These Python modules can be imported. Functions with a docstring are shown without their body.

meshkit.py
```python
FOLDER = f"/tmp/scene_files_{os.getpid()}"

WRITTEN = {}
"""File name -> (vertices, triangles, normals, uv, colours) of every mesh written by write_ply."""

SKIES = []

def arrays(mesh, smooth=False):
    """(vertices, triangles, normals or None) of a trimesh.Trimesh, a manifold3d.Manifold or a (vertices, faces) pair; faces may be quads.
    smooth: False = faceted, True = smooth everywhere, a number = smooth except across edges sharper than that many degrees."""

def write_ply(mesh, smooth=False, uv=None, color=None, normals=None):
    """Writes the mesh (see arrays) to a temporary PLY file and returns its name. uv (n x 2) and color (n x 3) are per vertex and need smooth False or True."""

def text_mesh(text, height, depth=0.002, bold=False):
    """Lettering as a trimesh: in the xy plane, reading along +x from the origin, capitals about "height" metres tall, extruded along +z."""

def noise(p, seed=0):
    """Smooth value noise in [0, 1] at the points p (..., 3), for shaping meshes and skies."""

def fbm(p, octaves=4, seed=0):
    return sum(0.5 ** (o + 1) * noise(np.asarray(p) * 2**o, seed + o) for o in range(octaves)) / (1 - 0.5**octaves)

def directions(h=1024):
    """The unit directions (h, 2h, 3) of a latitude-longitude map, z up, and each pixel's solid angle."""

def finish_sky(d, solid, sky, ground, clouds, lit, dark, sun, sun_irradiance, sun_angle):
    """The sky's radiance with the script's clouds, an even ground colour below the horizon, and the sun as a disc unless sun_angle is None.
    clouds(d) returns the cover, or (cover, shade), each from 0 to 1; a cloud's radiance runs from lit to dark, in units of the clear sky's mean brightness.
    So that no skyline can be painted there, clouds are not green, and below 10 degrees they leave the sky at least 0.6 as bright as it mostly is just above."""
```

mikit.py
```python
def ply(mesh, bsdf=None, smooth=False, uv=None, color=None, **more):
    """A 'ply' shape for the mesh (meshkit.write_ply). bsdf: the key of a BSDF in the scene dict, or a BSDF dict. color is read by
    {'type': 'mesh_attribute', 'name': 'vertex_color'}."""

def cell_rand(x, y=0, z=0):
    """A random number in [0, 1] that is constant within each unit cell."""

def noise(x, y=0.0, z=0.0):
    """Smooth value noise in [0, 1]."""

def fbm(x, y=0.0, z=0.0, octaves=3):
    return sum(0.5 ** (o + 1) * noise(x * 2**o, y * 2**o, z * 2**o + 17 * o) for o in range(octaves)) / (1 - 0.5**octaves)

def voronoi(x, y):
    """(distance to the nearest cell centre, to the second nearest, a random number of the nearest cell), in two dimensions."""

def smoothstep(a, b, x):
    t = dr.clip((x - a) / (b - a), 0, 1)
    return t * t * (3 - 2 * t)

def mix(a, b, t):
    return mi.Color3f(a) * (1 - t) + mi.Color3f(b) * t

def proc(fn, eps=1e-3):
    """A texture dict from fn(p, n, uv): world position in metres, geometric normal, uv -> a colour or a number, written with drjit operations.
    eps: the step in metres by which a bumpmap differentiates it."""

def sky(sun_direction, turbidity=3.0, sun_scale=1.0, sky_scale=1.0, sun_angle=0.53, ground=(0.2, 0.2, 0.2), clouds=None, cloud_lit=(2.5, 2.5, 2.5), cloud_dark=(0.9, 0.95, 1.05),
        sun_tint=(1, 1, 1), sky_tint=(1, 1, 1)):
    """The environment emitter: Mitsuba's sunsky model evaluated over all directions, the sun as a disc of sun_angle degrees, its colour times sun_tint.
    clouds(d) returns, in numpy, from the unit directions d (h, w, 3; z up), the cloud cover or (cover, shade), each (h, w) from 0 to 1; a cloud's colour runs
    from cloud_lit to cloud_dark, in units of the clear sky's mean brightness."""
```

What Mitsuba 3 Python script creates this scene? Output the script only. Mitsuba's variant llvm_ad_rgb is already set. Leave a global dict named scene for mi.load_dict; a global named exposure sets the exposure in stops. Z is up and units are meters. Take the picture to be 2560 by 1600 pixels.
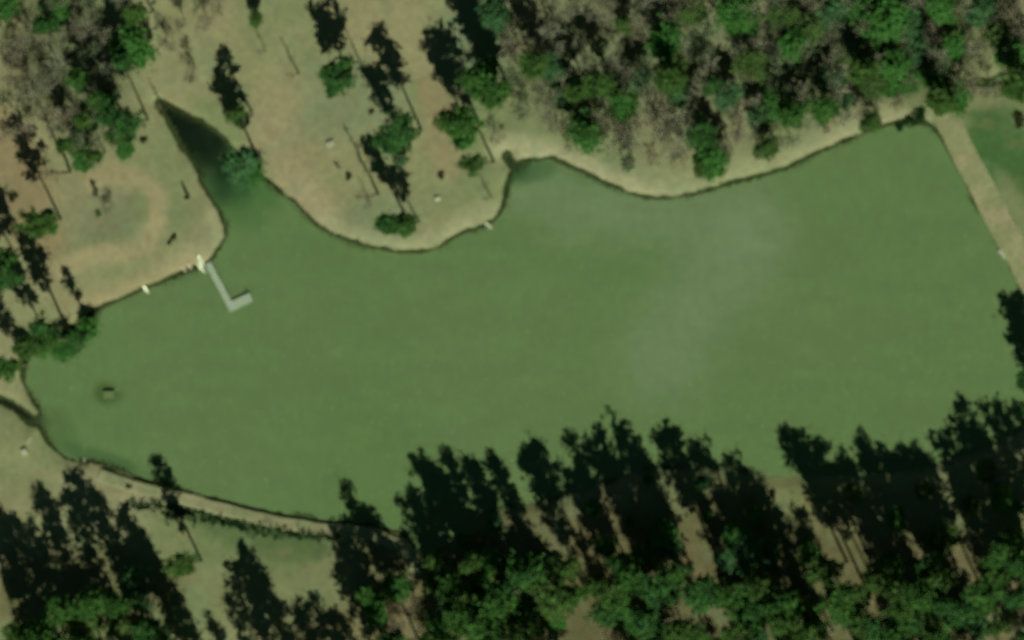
import math
import numpy as np, trimesh, shapely, drjit as dr, mitsuba as mi, mikit, meshkit
from shapely.geometry import Polygon, LineString, Point
from mikit import proc, noise, fbm, smoothstep, mix
T = mi.ScalarTransform4f
scene, labels = {}, {}

# ------------------------------------------------------------------ camera
# an aerial view from 2.5 km, a few degrees off the vertical (crowns lean to the west); 0.11 m of ground per pixel of the 2560-pixel photograph
DIST, TILT, AZ = 2500.0, math.radians(17.0), math.radians(10.0)
CDIR = np.array([math.sin(TILT) * math.cos(AZ), math.sin(TILT) * math.sin(AZ), math.cos(TILT)])
ORIGIN = CDIR * DIST
FWD = -CDIR
RIGHT = np.cross(FWD, [0, 1, 0]); RIGHT /= np.linalg.norm(RIGHT)
UP = np.cross(RIGHT, FWD)
TX = 1280 * 0.11 / DIST
scene['camera'] = {'type': 'thinlens', 'fov': math.degrees(2 * math.atan(TX)), 'fov_axis': 'x', 'aperture_radius': 1.3, 'focus_distance': 2 * DIST,
                   'near_clip': 100.0, 'far_clip': 12000.0,
                   'to_world': T().look_at(origin=ORIGIN.tolist(), target=[0, 0, 0], up=[0, 1, 0])}

# ------------------------------------------------------------------ light
SUN_EL, SUN_AZ = math.radians(40.0), math.radians(26.0)          # south-south-east
SUN = np.array([math.sin(SUN_AZ) * math.cos(SUN_EL), -math.cos(SUN_AZ) * math.cos(SUN_EL), math.sin(SUN_EL)])
scene['sky'] = mikit.sky(SUN.tolist(), turbidity=3, sky_scale=0.18, sky_tint=(0.85, 1.1, 0.65), sun_tint=(0.95, 1.16, 1.26), ground=(0.08, 0.12, 0.06))
exposure = 1.66
SHXY = -SUN[:2] / math.tan(SUN_EL) / np.linalg.norm(SUN[:2])     # ground shadow of one metre of height


def ground_at(px, py, z=0.0):
    """Where the line of sight through a pixel of the 2560 x 1600 photograph meets height z."""
    d = FWD + RIGHT * (2 * px / 2560 - 1) * TX + UP * (1 - 2 * py / 1600) * TX * 0.625
    return (ORIGIN + d * (z - ORIGIN[2]) / d[2])[:2]


def pts(seq, z=0.0):
    return np.array([ground_at(x, y, z) for x, y in seq])


# ------------------------------------------------------------------ names and labels
def key_for(name):
    k, i = name, 0
    while k in labels:
        i += 1
        k = f'{name}_{i:03d}'
    return k


def thing(name, label, category, group=None):
    k = key_for(name)
    labels[k] = {'label': label, 'category': category}
    if group:
        labels[k]['group'] = group
    return k


def structure(name, shape):
    k = key_for(name)
    labels[k] = {'kind': 'structure'}
    scene[k] = shape
    return k


def stuff(name, label, category, shape):
    k = key_for(name)
    labels[k] = {'kind': 'stuff', 'label': label, 'category': category}
    scene[k] = shape
    return k


def part(parent, name, shape):
    k, i = f'{parent}__{name}', 0
    while k in scene:
        i += 1
        k = f'{parent}__{name}_{i:03d}'
    scene[k] = shape
    return k


# ------------------------------------------------------------------ materials
def bsdf(name, color, rough=0.8, spec=0.2, **more):
    c = {'type': 'rgb', 'value': list(color)} if isinstance(color, tuple) else proc(color)
    scene[name] = {'type': 'twosided', 'bsdf': {'type': 'principled', 'base_color': c, 'roughness': rough, 'specular': spec, **more}}
    return name


def leaf_bsdf(name, dark, light, scale, rough=0.8, trans=0.6, brown=None):
    def fn(p, n, uv):
        t = fbm(p.x * scale, p.y * scale, p.z * scale, 2)
        c = mix(dark, light, smoothstep(0.3, 0.72, t))
        if brown:
            c = mix(c, brown, smoothstep(0.60, 0.72, noise(p.x * 0.5 + 9, p.y * 0.5, p.z * 0.5)) * 0.6)
        return c
    scene[name] = {'type': 'principledthin', 'base_color': proc(fn), 'roughness': rough, 'diff_trans': trans, 'eta': 1.3}
    return name


PINE = [leaf_bsdf('needles_a', (0.036, 0.100, 0.026), (0.076, 0.190, 0.046), 0.6),
        leaf_bsdf('needles_b', (0.032, 0.094, 0.030), (0.064, 0.172, 0.050), 0.6),
        leaf_bsdf('needles_c', (0.042, 0.096, 0.026), (0.090, 0.180, 0.048), 0.6)]
BROAD = [leaf_bsdf('leaves_a', (0.056, 0.165, 0.040), (0.080, 0.235, 0.058), 0.4),
         leaf_bsdf('leaves_b', (0.058, 0.150, 0.062), (0.085, 0.205, 0.088), 0.4),
         leaf_bsdf('leaves_c', (0.076, 0.145, 0.043), (0.120, 0.212, 0.066), 0.4)]
PALE = leaf_bsdf('leaves_pale', (0.075, 0.145, 0.068), (0.120, 0.215, 0.105), 0.5)
TWIGS = [leaf_bsdf('twigs_grey', (0.150, 0.165, 0.115), (0.255, 0.262, 0.190), 0.4, 0.9, 0.0),
         leaf_bsdf('twigs_brown', (0.140, 0.135, 0.090), (0.240, 0.225, 0.165), 0.4, 0.9, 0.0),
         leaf_bsdf('twigs_green', (0.105, 0.150, 0.082), (0.180, 0.232, 0.140), 0.4, 0.9, 0.0)]
BARK = leaf_bsdf('bark', (0.090, 0.075, 0.052), (0.210, 0.185, 0.135), 1.5, 0.9, 0.0)
SHRUB = leaf_bsdf('shrub_leaves', (0.045, 0.060, 0.024), (0.095, 0.105, 0.050), 1.2)
WEED = leaf_bsdf('weed_leaves', (0.012, 0.040, 0.014), (0.032, 0.085, 0.030), 0.8)


def wood_fn(p, n, uv):
    return mix((0.27, 0.35, 0.275), (0.40, 0.49, 0.395), fbm(p.x * 3, p.y * 3, p.z, 3))


bsdf('weathered_wood', wood_fn, 0.8)
bsdf('grey_post', (0.12, 0.13, 0.10), 0.9)
bsdf('white_paint', lambda p, n, uv: mix((0.72, 0.78, 0.62), (0.90, 0.95, 0.80), fbm(p.x * 4, p.y * 4, p.z * 4, 2)), 0.4, 0.4)
bsdf('cream_plastic', lambda p, n, uv: mix((0.40, 0.39, 0.27), (0.55, 0.52, 0.38), fbm(p.x * 4, p.y * 4, p.z * 4, 2)), 0.5, 0.3)
bsdf('boat_seat', (0.30, 0.30, 0.22), 0.8)
bsdf('concrete', lambda p, n, uv: mix((0.28, 0.33, 0.24), (0.40, 0.44, 0.33), fbm(p.x * 3, p.y * 3, p.z * 3, 3)), 0.9)
bsdf('pale_stone', lambda p, n, uv: mix((0.32, 0.34, 0.24), (0.48, 0.50, 0.38), fbm(p.x * 3, p.y * 3, p.z * 3, 3)), 0.9)
bsdf('raft_boards', lambda p, n, uv: mix((0.10, 0.17, 0.065), (0.17, 0.22, 0.10), fbm(p.x * 2, p.y * 2, p.z * 2, 3)), 0.9)
bsdf('dark_float', (0.02, 0.025, 0.015), 0.7)
bsdf('dead_wood', lambda p, n, uv: mix((0.05, 0.05, 0.022), (0.10, 0.085, 0.045), fbm(p.x * 4, p.y * 4, p.z * 4, 3)), 0.9)

# ------------------------------------------------------------------ lake, creeks and the land around them
LAKE_PX = [(398, 256), (404, 260), (418, 268), (450, 283), (503, 310), (540, 336), (576, 368), (603, 405), (650, 439), (682, 471), (709, 490), (738, 511), (759, 535), (783, 559), (812, 580), (865, 602), (918, 620), (968, 630),
           (1005, 637), (1042, 637), (1077, 630), (1116, 609), (1156, 588), (1193, 575), (1225, 564), (1254, 540), (1267, 511), (1273, 470), (1279, 440), (1284, 430), (1296, 420), (1320, 405), (1350, 401), (1378, 401),
           (1396, 411), (1428, 425), (1486, 450), (1529, 469), (1579, 490), (1611, 499), (1658, 502), (1695, 498), (1743, 487), (1836, 463), (1920, 440), (1973, 424), (2018, 400), (2063, 378), (2137, 347), (2184, 328),
           (2259, 307), (2296, 311), (2327, 313), (2340, 331), (2380, 405), (2422, 482), (2460, 551), (2497, 620), (2526, 670), (2544, 691), (2560, 714), (2584, 760), (2588, 840), (2585, 940), (2578, 1040),
           (2530, 1090), (2460, 1122), (2380, 1150), (2300, 1172), (2200, 1187), (2080, 1186), (1990, 1192), (1920, 1187), (1850, 1172), (1760, 1162), (1680, 1166), (1600, 1176), (1520, 1205), (1440, 1235), (1350, 1255),
           (1280, 1265), (1215, 1277), (1150, 1330), (1100, 1375), (1072, 1392), (1053, 1378), (1032, 1348), (1002, 1327), (950, 1312), (878, 1303), (825, 1299), (767, 1293), (706, 1282), (640, 1269), (569, 1250),
           (503, 1237), (463, 1221), (397, 1205), (365, 1194), (312, 1178), (272, 1160), (238, 1147), (214, 1149), (190, 1149), (164, 1141), (140, 1120), (119, 1094), (106, 1068), (103, 1050), (108, 1030), (90, 1004), (71, 975),
           (63, 948), (63, 911), (72, 890), (110, 862), (170, 830), (233, 792), (265, 770), (317, 747), (376, 723), (429, 699), (489, 675), (511, 667), (532, 654), (553, 622), (569, 590), (567, 564), (556, 532), (534, 493),
           (508, 450), (484, 400), (460, 362), (434, 312)]


def smooth_ring(p, n=3):
    for _ in range(n):
        q = np.roll(p, -1, 0)
        p = np.stack([0.75 * p + 0.25 * q, 0.25 * p + 0.75 * q], 1).reshape(-1, 2)
    return p


LAKE = Polygon(smooth_ring(pts(LAKE_PX), 2)).buffer(0)
CREEK = LineString(pts([(-60, 1000), (0, 1002), (26, 1012), (58, 1034), (79, 1050), (110, 1056)])).buffer(0.55)
NOTCH = LineString(pts([(1269, 392), (1278, 410), (1292, 430)])).buffer(0.22)
DITCH = LineString(pts([(2385, 226), (2420, 211), (2444, 205), (2473, 206), (2495, 198), (2520, 193), (2560, 192), (2620, 196)])).buffer(0.18)
WATER = shapely.union_all([LAKE, CREEK, NOTCH, DITCH])
SHORE = WATER.boundary
shapely.prepare(WATER)


def land_height(x, y):
    """Height of the ground: a muddy margin, a low bank, then gently rising land; the lake bed lies below 0."""
    x, y = np.asarray(x, float), np.asarray(y, float)
    p = shapely.points(x, y)
    d = np.minimum(shapely.distance(p, SHORE), 60.0)
    d = d + (0.9 * (meshkit.noise(np.stack([x / 2.6, y / 2.6, x * 0], -1), 3) - 0.5) + 0.7 * (meshkit.noise(np.stack([x / 7, y / 7, x * 0], -1), 4) - 0.5)) * np.exp(-d / 4)
    inside = shapely.contains(WATER, p)
    bank = np.where(d < 1.3, 0.23 * d, 0.30 + 0.90 * (1 - np.exp(-(d - 1.3) / 1.6)) + 0.022 * (d - 1.3))
    bump = (meshkit.noise(np.stack([x / 9, y / 9, x * 0], -1), 5) - 0.5) * 0.5 + (meshkit.noise(np.stack([x / 2.5, y / 2.5, x * 0], -1), 6) - 0.5) * 0.14
    return np.where(inside, -1.4 * (1 - np.exp(-d / 2.2)) - 0.02, bank + bump * np.clip((d - 1) / 5, 0, 1))


def axis(half, step):
    inner = np.arange(-half, half + step / 2, step)
    outer = half + 6 * (1.28 ** np.arange(24) - 1) + step
    return np.concatenate([-outer[::-1], inner, outer])


gx, gy = axis(172, 0.75), axis(112, 0.75)
GX, GY = np.meshgrid(gx, gy, indexing='ij')
fine = (np.abs(GX) < 260) & (np.abs(GY) < 200)
GZ = np.full(GX.shape, 2.5)
GZ[fine] = land_height(GX[fine], GY[fine])
idx = np.arange(GX.size).reshape(GX.shape)
GF = np.stack([idx[:-1, :-1].ravel(), idx[1:, :-1].ravel(), idx[1:, 1:].ravel(), idx[:-1, 1:].ravel()], 1)

# cover of the ground: (px, py, radius along, radius across, turn in degrees, colour, strength)
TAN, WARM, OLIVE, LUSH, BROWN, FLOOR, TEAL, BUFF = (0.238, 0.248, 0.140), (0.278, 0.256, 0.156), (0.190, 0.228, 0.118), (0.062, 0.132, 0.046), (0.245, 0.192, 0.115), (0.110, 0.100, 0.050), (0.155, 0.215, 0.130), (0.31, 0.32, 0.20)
COVER = [
    (60, 480, 80, 190, 20, BROWN, 0.8), (90, 120, 60, 160, 15, BROWN, 0.4), (40, 150, 60, 60, 0, BROWN, 0.5), (330, 660, 190, 55, 14, WARM, 0.5),
    (265, 535, 90, 70, 0, (0.175, 0.195, 0.120), 0.7), (420, 560, 60, 60, 0, OLIVE, 0.7), (470, 640, 60, 30, 20, BUFF, 0.35), (545, 570, 25, 70, 12, BUFF, 0.6), (200, 760, 60, 40, 0, BROWN, 0.35), (460, 380, 70, 60, 0, OLIVE, 0.5),
    (290, 690, 120, 28, 18, OLIVE, 0.5), (450, 190, 110, 60, 0, TAN, 0.7), (730, 380, 70, 90, -20, WARM, 0.6), (780, 500, 90, 30, -40, BUFF, 0.6), (850, 250, 160, 90, 0, TEAL, 0.55), (1000, 40, 80, 40, 0, WARM, 0.4), (1020, 110, 70, 60, 0, OLIVE, 0.5),
    (1110, 240, 50, 60, 0, BROWN, 0.55), (950, 560, 110, 60, 10, TEAL, 0.55), (1190, 540, 60, 35, 20, BUFF, 0.5), (1110, 480, 100, 60, 0, OLIVE, 0.45), (1320, 360, 70, 25, 5, BUFF, 0.4), (1500, 430, 110, 22, -24, BUFF, 0.75),
    (1180, 120, 90, 130, -20, TEAL, 0.8), (2150, 300, 120, 28, 14, WARM, 0.45), (1790, 440, 180, 40, 8, OLIVE, 0.8), (2570, 500, 110, 240, 24, (0.085, 0.155, 0.060), 1.0), (2505, 390, 80, 110, 15, LUSH, 1.0), (2440, 240, 80, 30, 0, TAN, 0.6), (2520, 205, 40, 15, 0, BUFF, 0.4), (2560, 560, 35, 120, 27, OLIVE, 0.9), (2350, 262, 40, 26, 0, LUSH, 0.7),
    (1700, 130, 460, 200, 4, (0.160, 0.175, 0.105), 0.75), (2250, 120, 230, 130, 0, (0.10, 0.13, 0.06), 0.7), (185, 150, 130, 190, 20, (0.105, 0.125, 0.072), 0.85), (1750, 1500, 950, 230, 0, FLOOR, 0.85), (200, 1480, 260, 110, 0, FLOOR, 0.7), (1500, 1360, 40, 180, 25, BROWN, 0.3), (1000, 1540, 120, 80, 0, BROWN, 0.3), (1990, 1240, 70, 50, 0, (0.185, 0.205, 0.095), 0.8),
    (60, 1150, 130, 120, 0, OLIVE, 0.6), (250, 1220, 150, 30, -15, BUFF, 0.3), (30, 1250, 120, 40, 0, WARM, 0.35), (780, 1440, 120, 90, 20, OLIVE, 0.6), (600, 1325, 230, 36, -10, (0.065, 0.120, 0.045), 0.85), (560, 1370, 200, 50, -8, (0.13, 0.19, 0.085), 0.7), (420, 1330, 90, 60, 0, OLIVE, 0.6), (690, 1370, 130, 30, -5, (0.095, 0.14, 0.06), 0.6), (850, 1430, 40, 60, 0, TAN, 0.4)]  # dark strip below the south track: green grass with the ditch shadow painted in
SCALE = 0.11
TRACKS = [([(235, 452), (300, 436), (360, 446), (398, 490), (402, 545), (375, 600), (300, 632), (215, 646), (160, 672)], 2.6, (0.315, 0.282, 0.172), 0.9), ([(180, 770), (330, 720), (470, 668)], 3.2, (0.30, 0.265, 0.16), 0.6), ([(690, 260), (672, 380), (715, 455), (790, 525)], 6.0, (0.315, 0.275, 0.175), 0.75),
          ([(1075, 190), (1110, 270), (1100, 350), (1120, 420)], 3.2, (0.27, 0.225, 0.135), 0.6), ([(1250, 375), (1310, 368), (1420, 392), (1520, 440), (1620, 478)], 3.4, BUFF, 0.8), ([(1660, 470), (1800, 430), (1960, 390), (2120, 320), (2250, 285)], 2.4, BUFF, 0.5), ([(850, 40), (1000, 70), (1050, 130)], 6.0, (0.29, 0.262, 0.155), 0.6), ([(560, 90), (640, 200), (760, 230)], 5.0, (0.28, 0.265, 0.15), 0.5), ([(1160, 560), (1040, 610), (900, 590), (800, 540)], 2.0, BUFF, 0.45)]
TRACKS_W = [(pts(line), w, c, k) for line, w, c, k in TRACKS]
SOIL = 1.06
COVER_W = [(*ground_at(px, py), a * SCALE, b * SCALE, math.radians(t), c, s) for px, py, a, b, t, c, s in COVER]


def ground_fn(p, n, uv):
    x, y = p.x, p.y
    big, mid, small = fbm(x / 26, y / 26, 1.7, 3), fbm(x / 7, y / 7, 5.2, 3), fbm(x / 1.3, y / 1.3, 8.1, 2)
    warp = (mid - 0.5) * 1.5
    c = mix(TAN, OLIVE, smoothstep(0.40, 0.62, big))
    c = mix(c, WARM, smoothstep(0.52, 0.70, fbm(x / 17 + 40, y / 17, 3.3, 3)) * 0.6)
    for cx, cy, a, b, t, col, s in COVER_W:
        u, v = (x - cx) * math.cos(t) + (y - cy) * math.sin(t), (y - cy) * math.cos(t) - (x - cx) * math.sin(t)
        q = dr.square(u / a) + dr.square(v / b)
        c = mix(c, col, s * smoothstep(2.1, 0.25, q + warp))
    for line, w, col, k in TRACKS_W:
        near = mi.Float(1e9)
        for (ax, ay), (bx, by) in zip(line[:-1], line[1:]):
            ex, ey = float(bx - ax), float(by - ay)
            h = dr.clip(((x - ax) * ex + (y - ay) * ey) / (ex * ex + ey * ey), 0, 1)
            near = dr.minimum(near, dr.square(x - ax - ex * h) + dr.square(y - ay - ey * h))
        c = mix(c, col, k * smoothstep(w * 1.7, w * 0.4, dr.sqrt(near) + warp * 0.8))
    c = mix(c, TEAL, smoothstep(0.56, 0.72, mid) * 0.30)
    c = mix(c, BROWN, smoothstep(0.60, 0.78, fbm(x / 5 + 11, y / 5, 9.0, 3)) * 0.22)
    c = c * (0.86 + 0.30 * small)
    wet = smoothstep(0.45, 0.21, p.z + (small - 0.5) * 0.22 + (mid - 0.5) * 0.5)
    wet = wet * (1 - 0.9 * smoothstep(-36, -42, y - 0.4 * dr.maximum(x - 80, 0)) * smoothstep(-28, -18, x))
    return mix(c, (0.022, 0.040, 0.012), wet * 0.93)


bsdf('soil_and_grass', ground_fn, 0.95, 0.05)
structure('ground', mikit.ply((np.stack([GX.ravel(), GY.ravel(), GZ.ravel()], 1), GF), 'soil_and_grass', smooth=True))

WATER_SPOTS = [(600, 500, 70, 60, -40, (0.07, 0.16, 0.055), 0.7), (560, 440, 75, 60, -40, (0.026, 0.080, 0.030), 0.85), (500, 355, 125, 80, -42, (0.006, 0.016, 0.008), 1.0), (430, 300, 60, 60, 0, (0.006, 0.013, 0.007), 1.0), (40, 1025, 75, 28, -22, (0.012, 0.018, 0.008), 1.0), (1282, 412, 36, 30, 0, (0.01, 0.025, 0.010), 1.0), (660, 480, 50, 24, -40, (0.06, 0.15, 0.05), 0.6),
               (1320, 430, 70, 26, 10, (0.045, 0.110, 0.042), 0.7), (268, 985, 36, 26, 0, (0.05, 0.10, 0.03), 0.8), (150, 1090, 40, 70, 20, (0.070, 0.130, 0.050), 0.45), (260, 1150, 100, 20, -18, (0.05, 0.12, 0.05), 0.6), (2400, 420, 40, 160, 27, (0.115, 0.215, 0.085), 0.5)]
SHEEN_W = [(pts(l), w, k) for l, w, k in (([(1330, 470), (1450, 520), (1620, 535), (1760, 540), (1860, 585)], 8.0, 0.65), ([(1860, 585), (1830, 670), (1760, 740), (1700, 820), (1650, 900)], 11.0, 0.7))]  # bands of pale sheen on the lake, painted into the water colour
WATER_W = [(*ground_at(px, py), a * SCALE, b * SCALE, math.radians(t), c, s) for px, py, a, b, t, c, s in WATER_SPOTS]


def water_fn(p, n, uv):
    """Murky, algae-green water: darker and clearer where the creeks come in, with a pale surface sheen painted into the colour."""
    x, y = p.x, p.y
    streak = 0.6 * fbm(x / 9 + y / 30, y / 3.5, 2.2, 3) + 0.4 * fbm(x / 1.8, y / 3.2, 6.6, 2)
    c = mix((0.116, 0.199, 0.078), (0.136, 0.214, 0.094), fbm(x / 40, y / 40, 1.1, 3))
    warp = (fbm(x / 8, y / 8, 4.4, 3) - 0.5) * 1.6
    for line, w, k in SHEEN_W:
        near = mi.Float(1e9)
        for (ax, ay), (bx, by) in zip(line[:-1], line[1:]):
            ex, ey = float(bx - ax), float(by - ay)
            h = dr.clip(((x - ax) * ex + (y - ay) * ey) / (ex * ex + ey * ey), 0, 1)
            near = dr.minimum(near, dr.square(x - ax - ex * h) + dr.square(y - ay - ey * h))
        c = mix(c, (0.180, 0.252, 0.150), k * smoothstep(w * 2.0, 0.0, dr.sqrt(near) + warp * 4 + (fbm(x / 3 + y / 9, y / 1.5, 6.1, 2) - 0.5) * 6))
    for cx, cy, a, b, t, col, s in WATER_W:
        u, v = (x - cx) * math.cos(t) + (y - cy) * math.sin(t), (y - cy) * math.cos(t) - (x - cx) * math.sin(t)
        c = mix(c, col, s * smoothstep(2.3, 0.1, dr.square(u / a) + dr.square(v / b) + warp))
    return c * (0.87 + 0.26 * streak) * (0.96 + 0.08 * noise(x / 0.9, y / 1.4, 7.7))


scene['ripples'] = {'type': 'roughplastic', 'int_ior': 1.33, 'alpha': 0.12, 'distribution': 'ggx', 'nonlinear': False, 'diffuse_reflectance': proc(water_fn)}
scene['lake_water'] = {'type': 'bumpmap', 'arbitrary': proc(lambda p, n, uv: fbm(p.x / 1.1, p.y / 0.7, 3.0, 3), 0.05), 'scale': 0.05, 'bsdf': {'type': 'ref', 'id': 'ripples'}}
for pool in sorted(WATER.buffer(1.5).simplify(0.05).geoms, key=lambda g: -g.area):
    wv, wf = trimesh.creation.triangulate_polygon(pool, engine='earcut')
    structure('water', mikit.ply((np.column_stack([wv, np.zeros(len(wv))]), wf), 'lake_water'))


# specks of pollen and leaf floating on the lake
rng = np.random.default_rng(4)
fp = rng.uniform([-135, -55], [140, 45], (2400, 2))
fp = fp[shapely.contains(LAKE.buffer(-3), shapely.points(fp)) & (rng.uniform(size=2400) < np.clip(0.65 - fp[:, 1] / 60, 0.15, 1))]
disc = []
for q in fp:
    a = np.arange(7) * 2 * np.pi / 7
    r = rng.uniform(0.10, 0.36) * rng.uniform(0.6, 1.3, 7)
    v = np.column_stack([q[0] + r * np.cos(a) * 0.8, q[1] + r * np.sin(a) * 1.5, np.full(7, 0.012)])
    disc.append((np.vstack([v, [[*q, 0.02]]]), np.stack([np.arange(7), (np.arange(7) + 1) % 7, np.full(7, 7)], 1)))
bsdf('pollen', (0.165, 0.25, 0.12), 0.9, 0.05)


def float_specks():
    n = 0
    vs, fs = [], []
    for v, f in disc:
        vs.append(v); fs.append(f + n); n += len(v)
    return np.vstack(vs), np.vstack(fs)


stuff('floating_specks', 'pale specks of pollen and leaf scattered over the lake surface', 'floating specks', mikit.ply(float_specks(), 'pollen'))


# raised paths along the two dams
def path(px_line, width, color_a, color_b, name_bsdf, seed):
    c = smooth_ring(pts(px_line), 0)
    line = LineString(c)
    s = np.arange(0, line.length, 0.8)
    p = np.array([line.interpolate(v).coords[0] for v in s])
    t = np.gradient(p, axis=0); t /= np.linalg.norm(t, axis=1, keepdims=True)
    nrm = np.stack([-t[:, 1], t[:, 0]], 1)
    jit = meshkit.noise(np.stack([s / 5.5, s * 0 + seed, s * 0], -1), seed) - 0.5
    off = np.array([-0.62, -0.5, -0.3, 0.0, 0.3, 0.5, 0.62]) * width
    lift = np.array([-0.25, 0.04, 0.10, 0.14, 0.10, 0.04, -0.25])
    v = []
    for o, l in zip(off, lift):
        q = p + nrm * (o + jit[:, None] * 0.5)
        z = np.maximum(land_height(q[:, 0], q[:, 1]), 0.5) + l + 0.08
        v.append(np.column_stack([q, z]))
    v = np.array(v)
    v[1:-1, :, 2] = np.maximum(v[1:-1, :, 2], v[1:-1, :, 2].mean(0) - 0.1)
    m, n = v.shape[:2]
    i = np.arange(m * n).reshape(m, n)
    f = np.stack([i[:-1, :-1].ravel(), i[:-1, 1:].ravel(), i[1:, 1:].ravel(), i[1:, :-1].ravel()], 1)

    def fn(q, nn, uv):
        k = fbm(q.x / 5, q.y / 5, seed, 3)
        return mix(color_a, color_b, smoothstep(0.35, 0.65, k)) * (0.8 + 0.4 * fbm(q.x / 1.1, q.y / 1.1, 2.0, 2))
    bsdf(name_bsdf, fn, 0.95, 0.05)
    return structure('path', mikit.ply((v.reshape(-1, 3), f[:, ::-1]), name_bsdf, smooth=True))


path([(2338, 240), (2366, 292), (2420, 394), (2472, 493), (2514, 574), (2556, 652), (2620, 770), (2680, 900)], 6.2, (0.235, 0.255, 0.14), (0.30, 0.285, 0.175), 'dam_track', 3)
path([(250, 1188), (330, 1211), (400, 1230), (455, 1245), (545, 1269), (640, 1291), (751, 1315), (878, 1328), (950, 1341), (1010, 1362), (1032, 1400), (1040, 1450)], 3.3, (0.23, 0.26, 0.145), (0.29, 0.29, 0.175), 'bank_track', 5)

# ------------------------------------------------------------------ small meshes
def tube(p, r, sides=6):
    p, r = np.asarray(p, float), np.broadcast_to(r, (len(p),))
    t = np.gradient(p, axis=0)
    t /= np.linalg.norm(t, axis=1, keepdims=True) + 1e-12
    a = np.cross(t, np.where(np.abs(t[:, 2:]) < 0.9, [0, 0, 1.0], [1.0, 0, 0]))
    a /= np.linalg.norm(a, axis=1, keepdims=True) + 1e-12
    b, ang = np.cross(t, a), np.arange(sides) * 2 * np.pi / sides
    v = (p[:, None] + r[:, None, None] * (np.cos(ang)[None, :, None] * a[:, None] + np.sin(ang)[None, :, None] * b[:, None])).reshape(-1, 3)
    i, j = np.meshgrid(np.arange(len(p) - 1), np.arange(sides), indexing='ij')
    q = np.stack([i * sides + j, i * sides + (j + 1) % sides, (i + 1) * sides + (j + 1) % sides, (i + 1) * sides + j], -1).reshape(-1, 4)
    return v, np.vstack([q[:, [0, 1, 2]], q[:, [0, 2, 3]]])


def join(meshes):
    vs, fs, n = [], [], 0
    for v, f in meshes:
        vs.append(v); fs.append(np.asarray(f) + n); n += len(v)
    return np.vstack(vs), np.vstack(fs)


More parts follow.
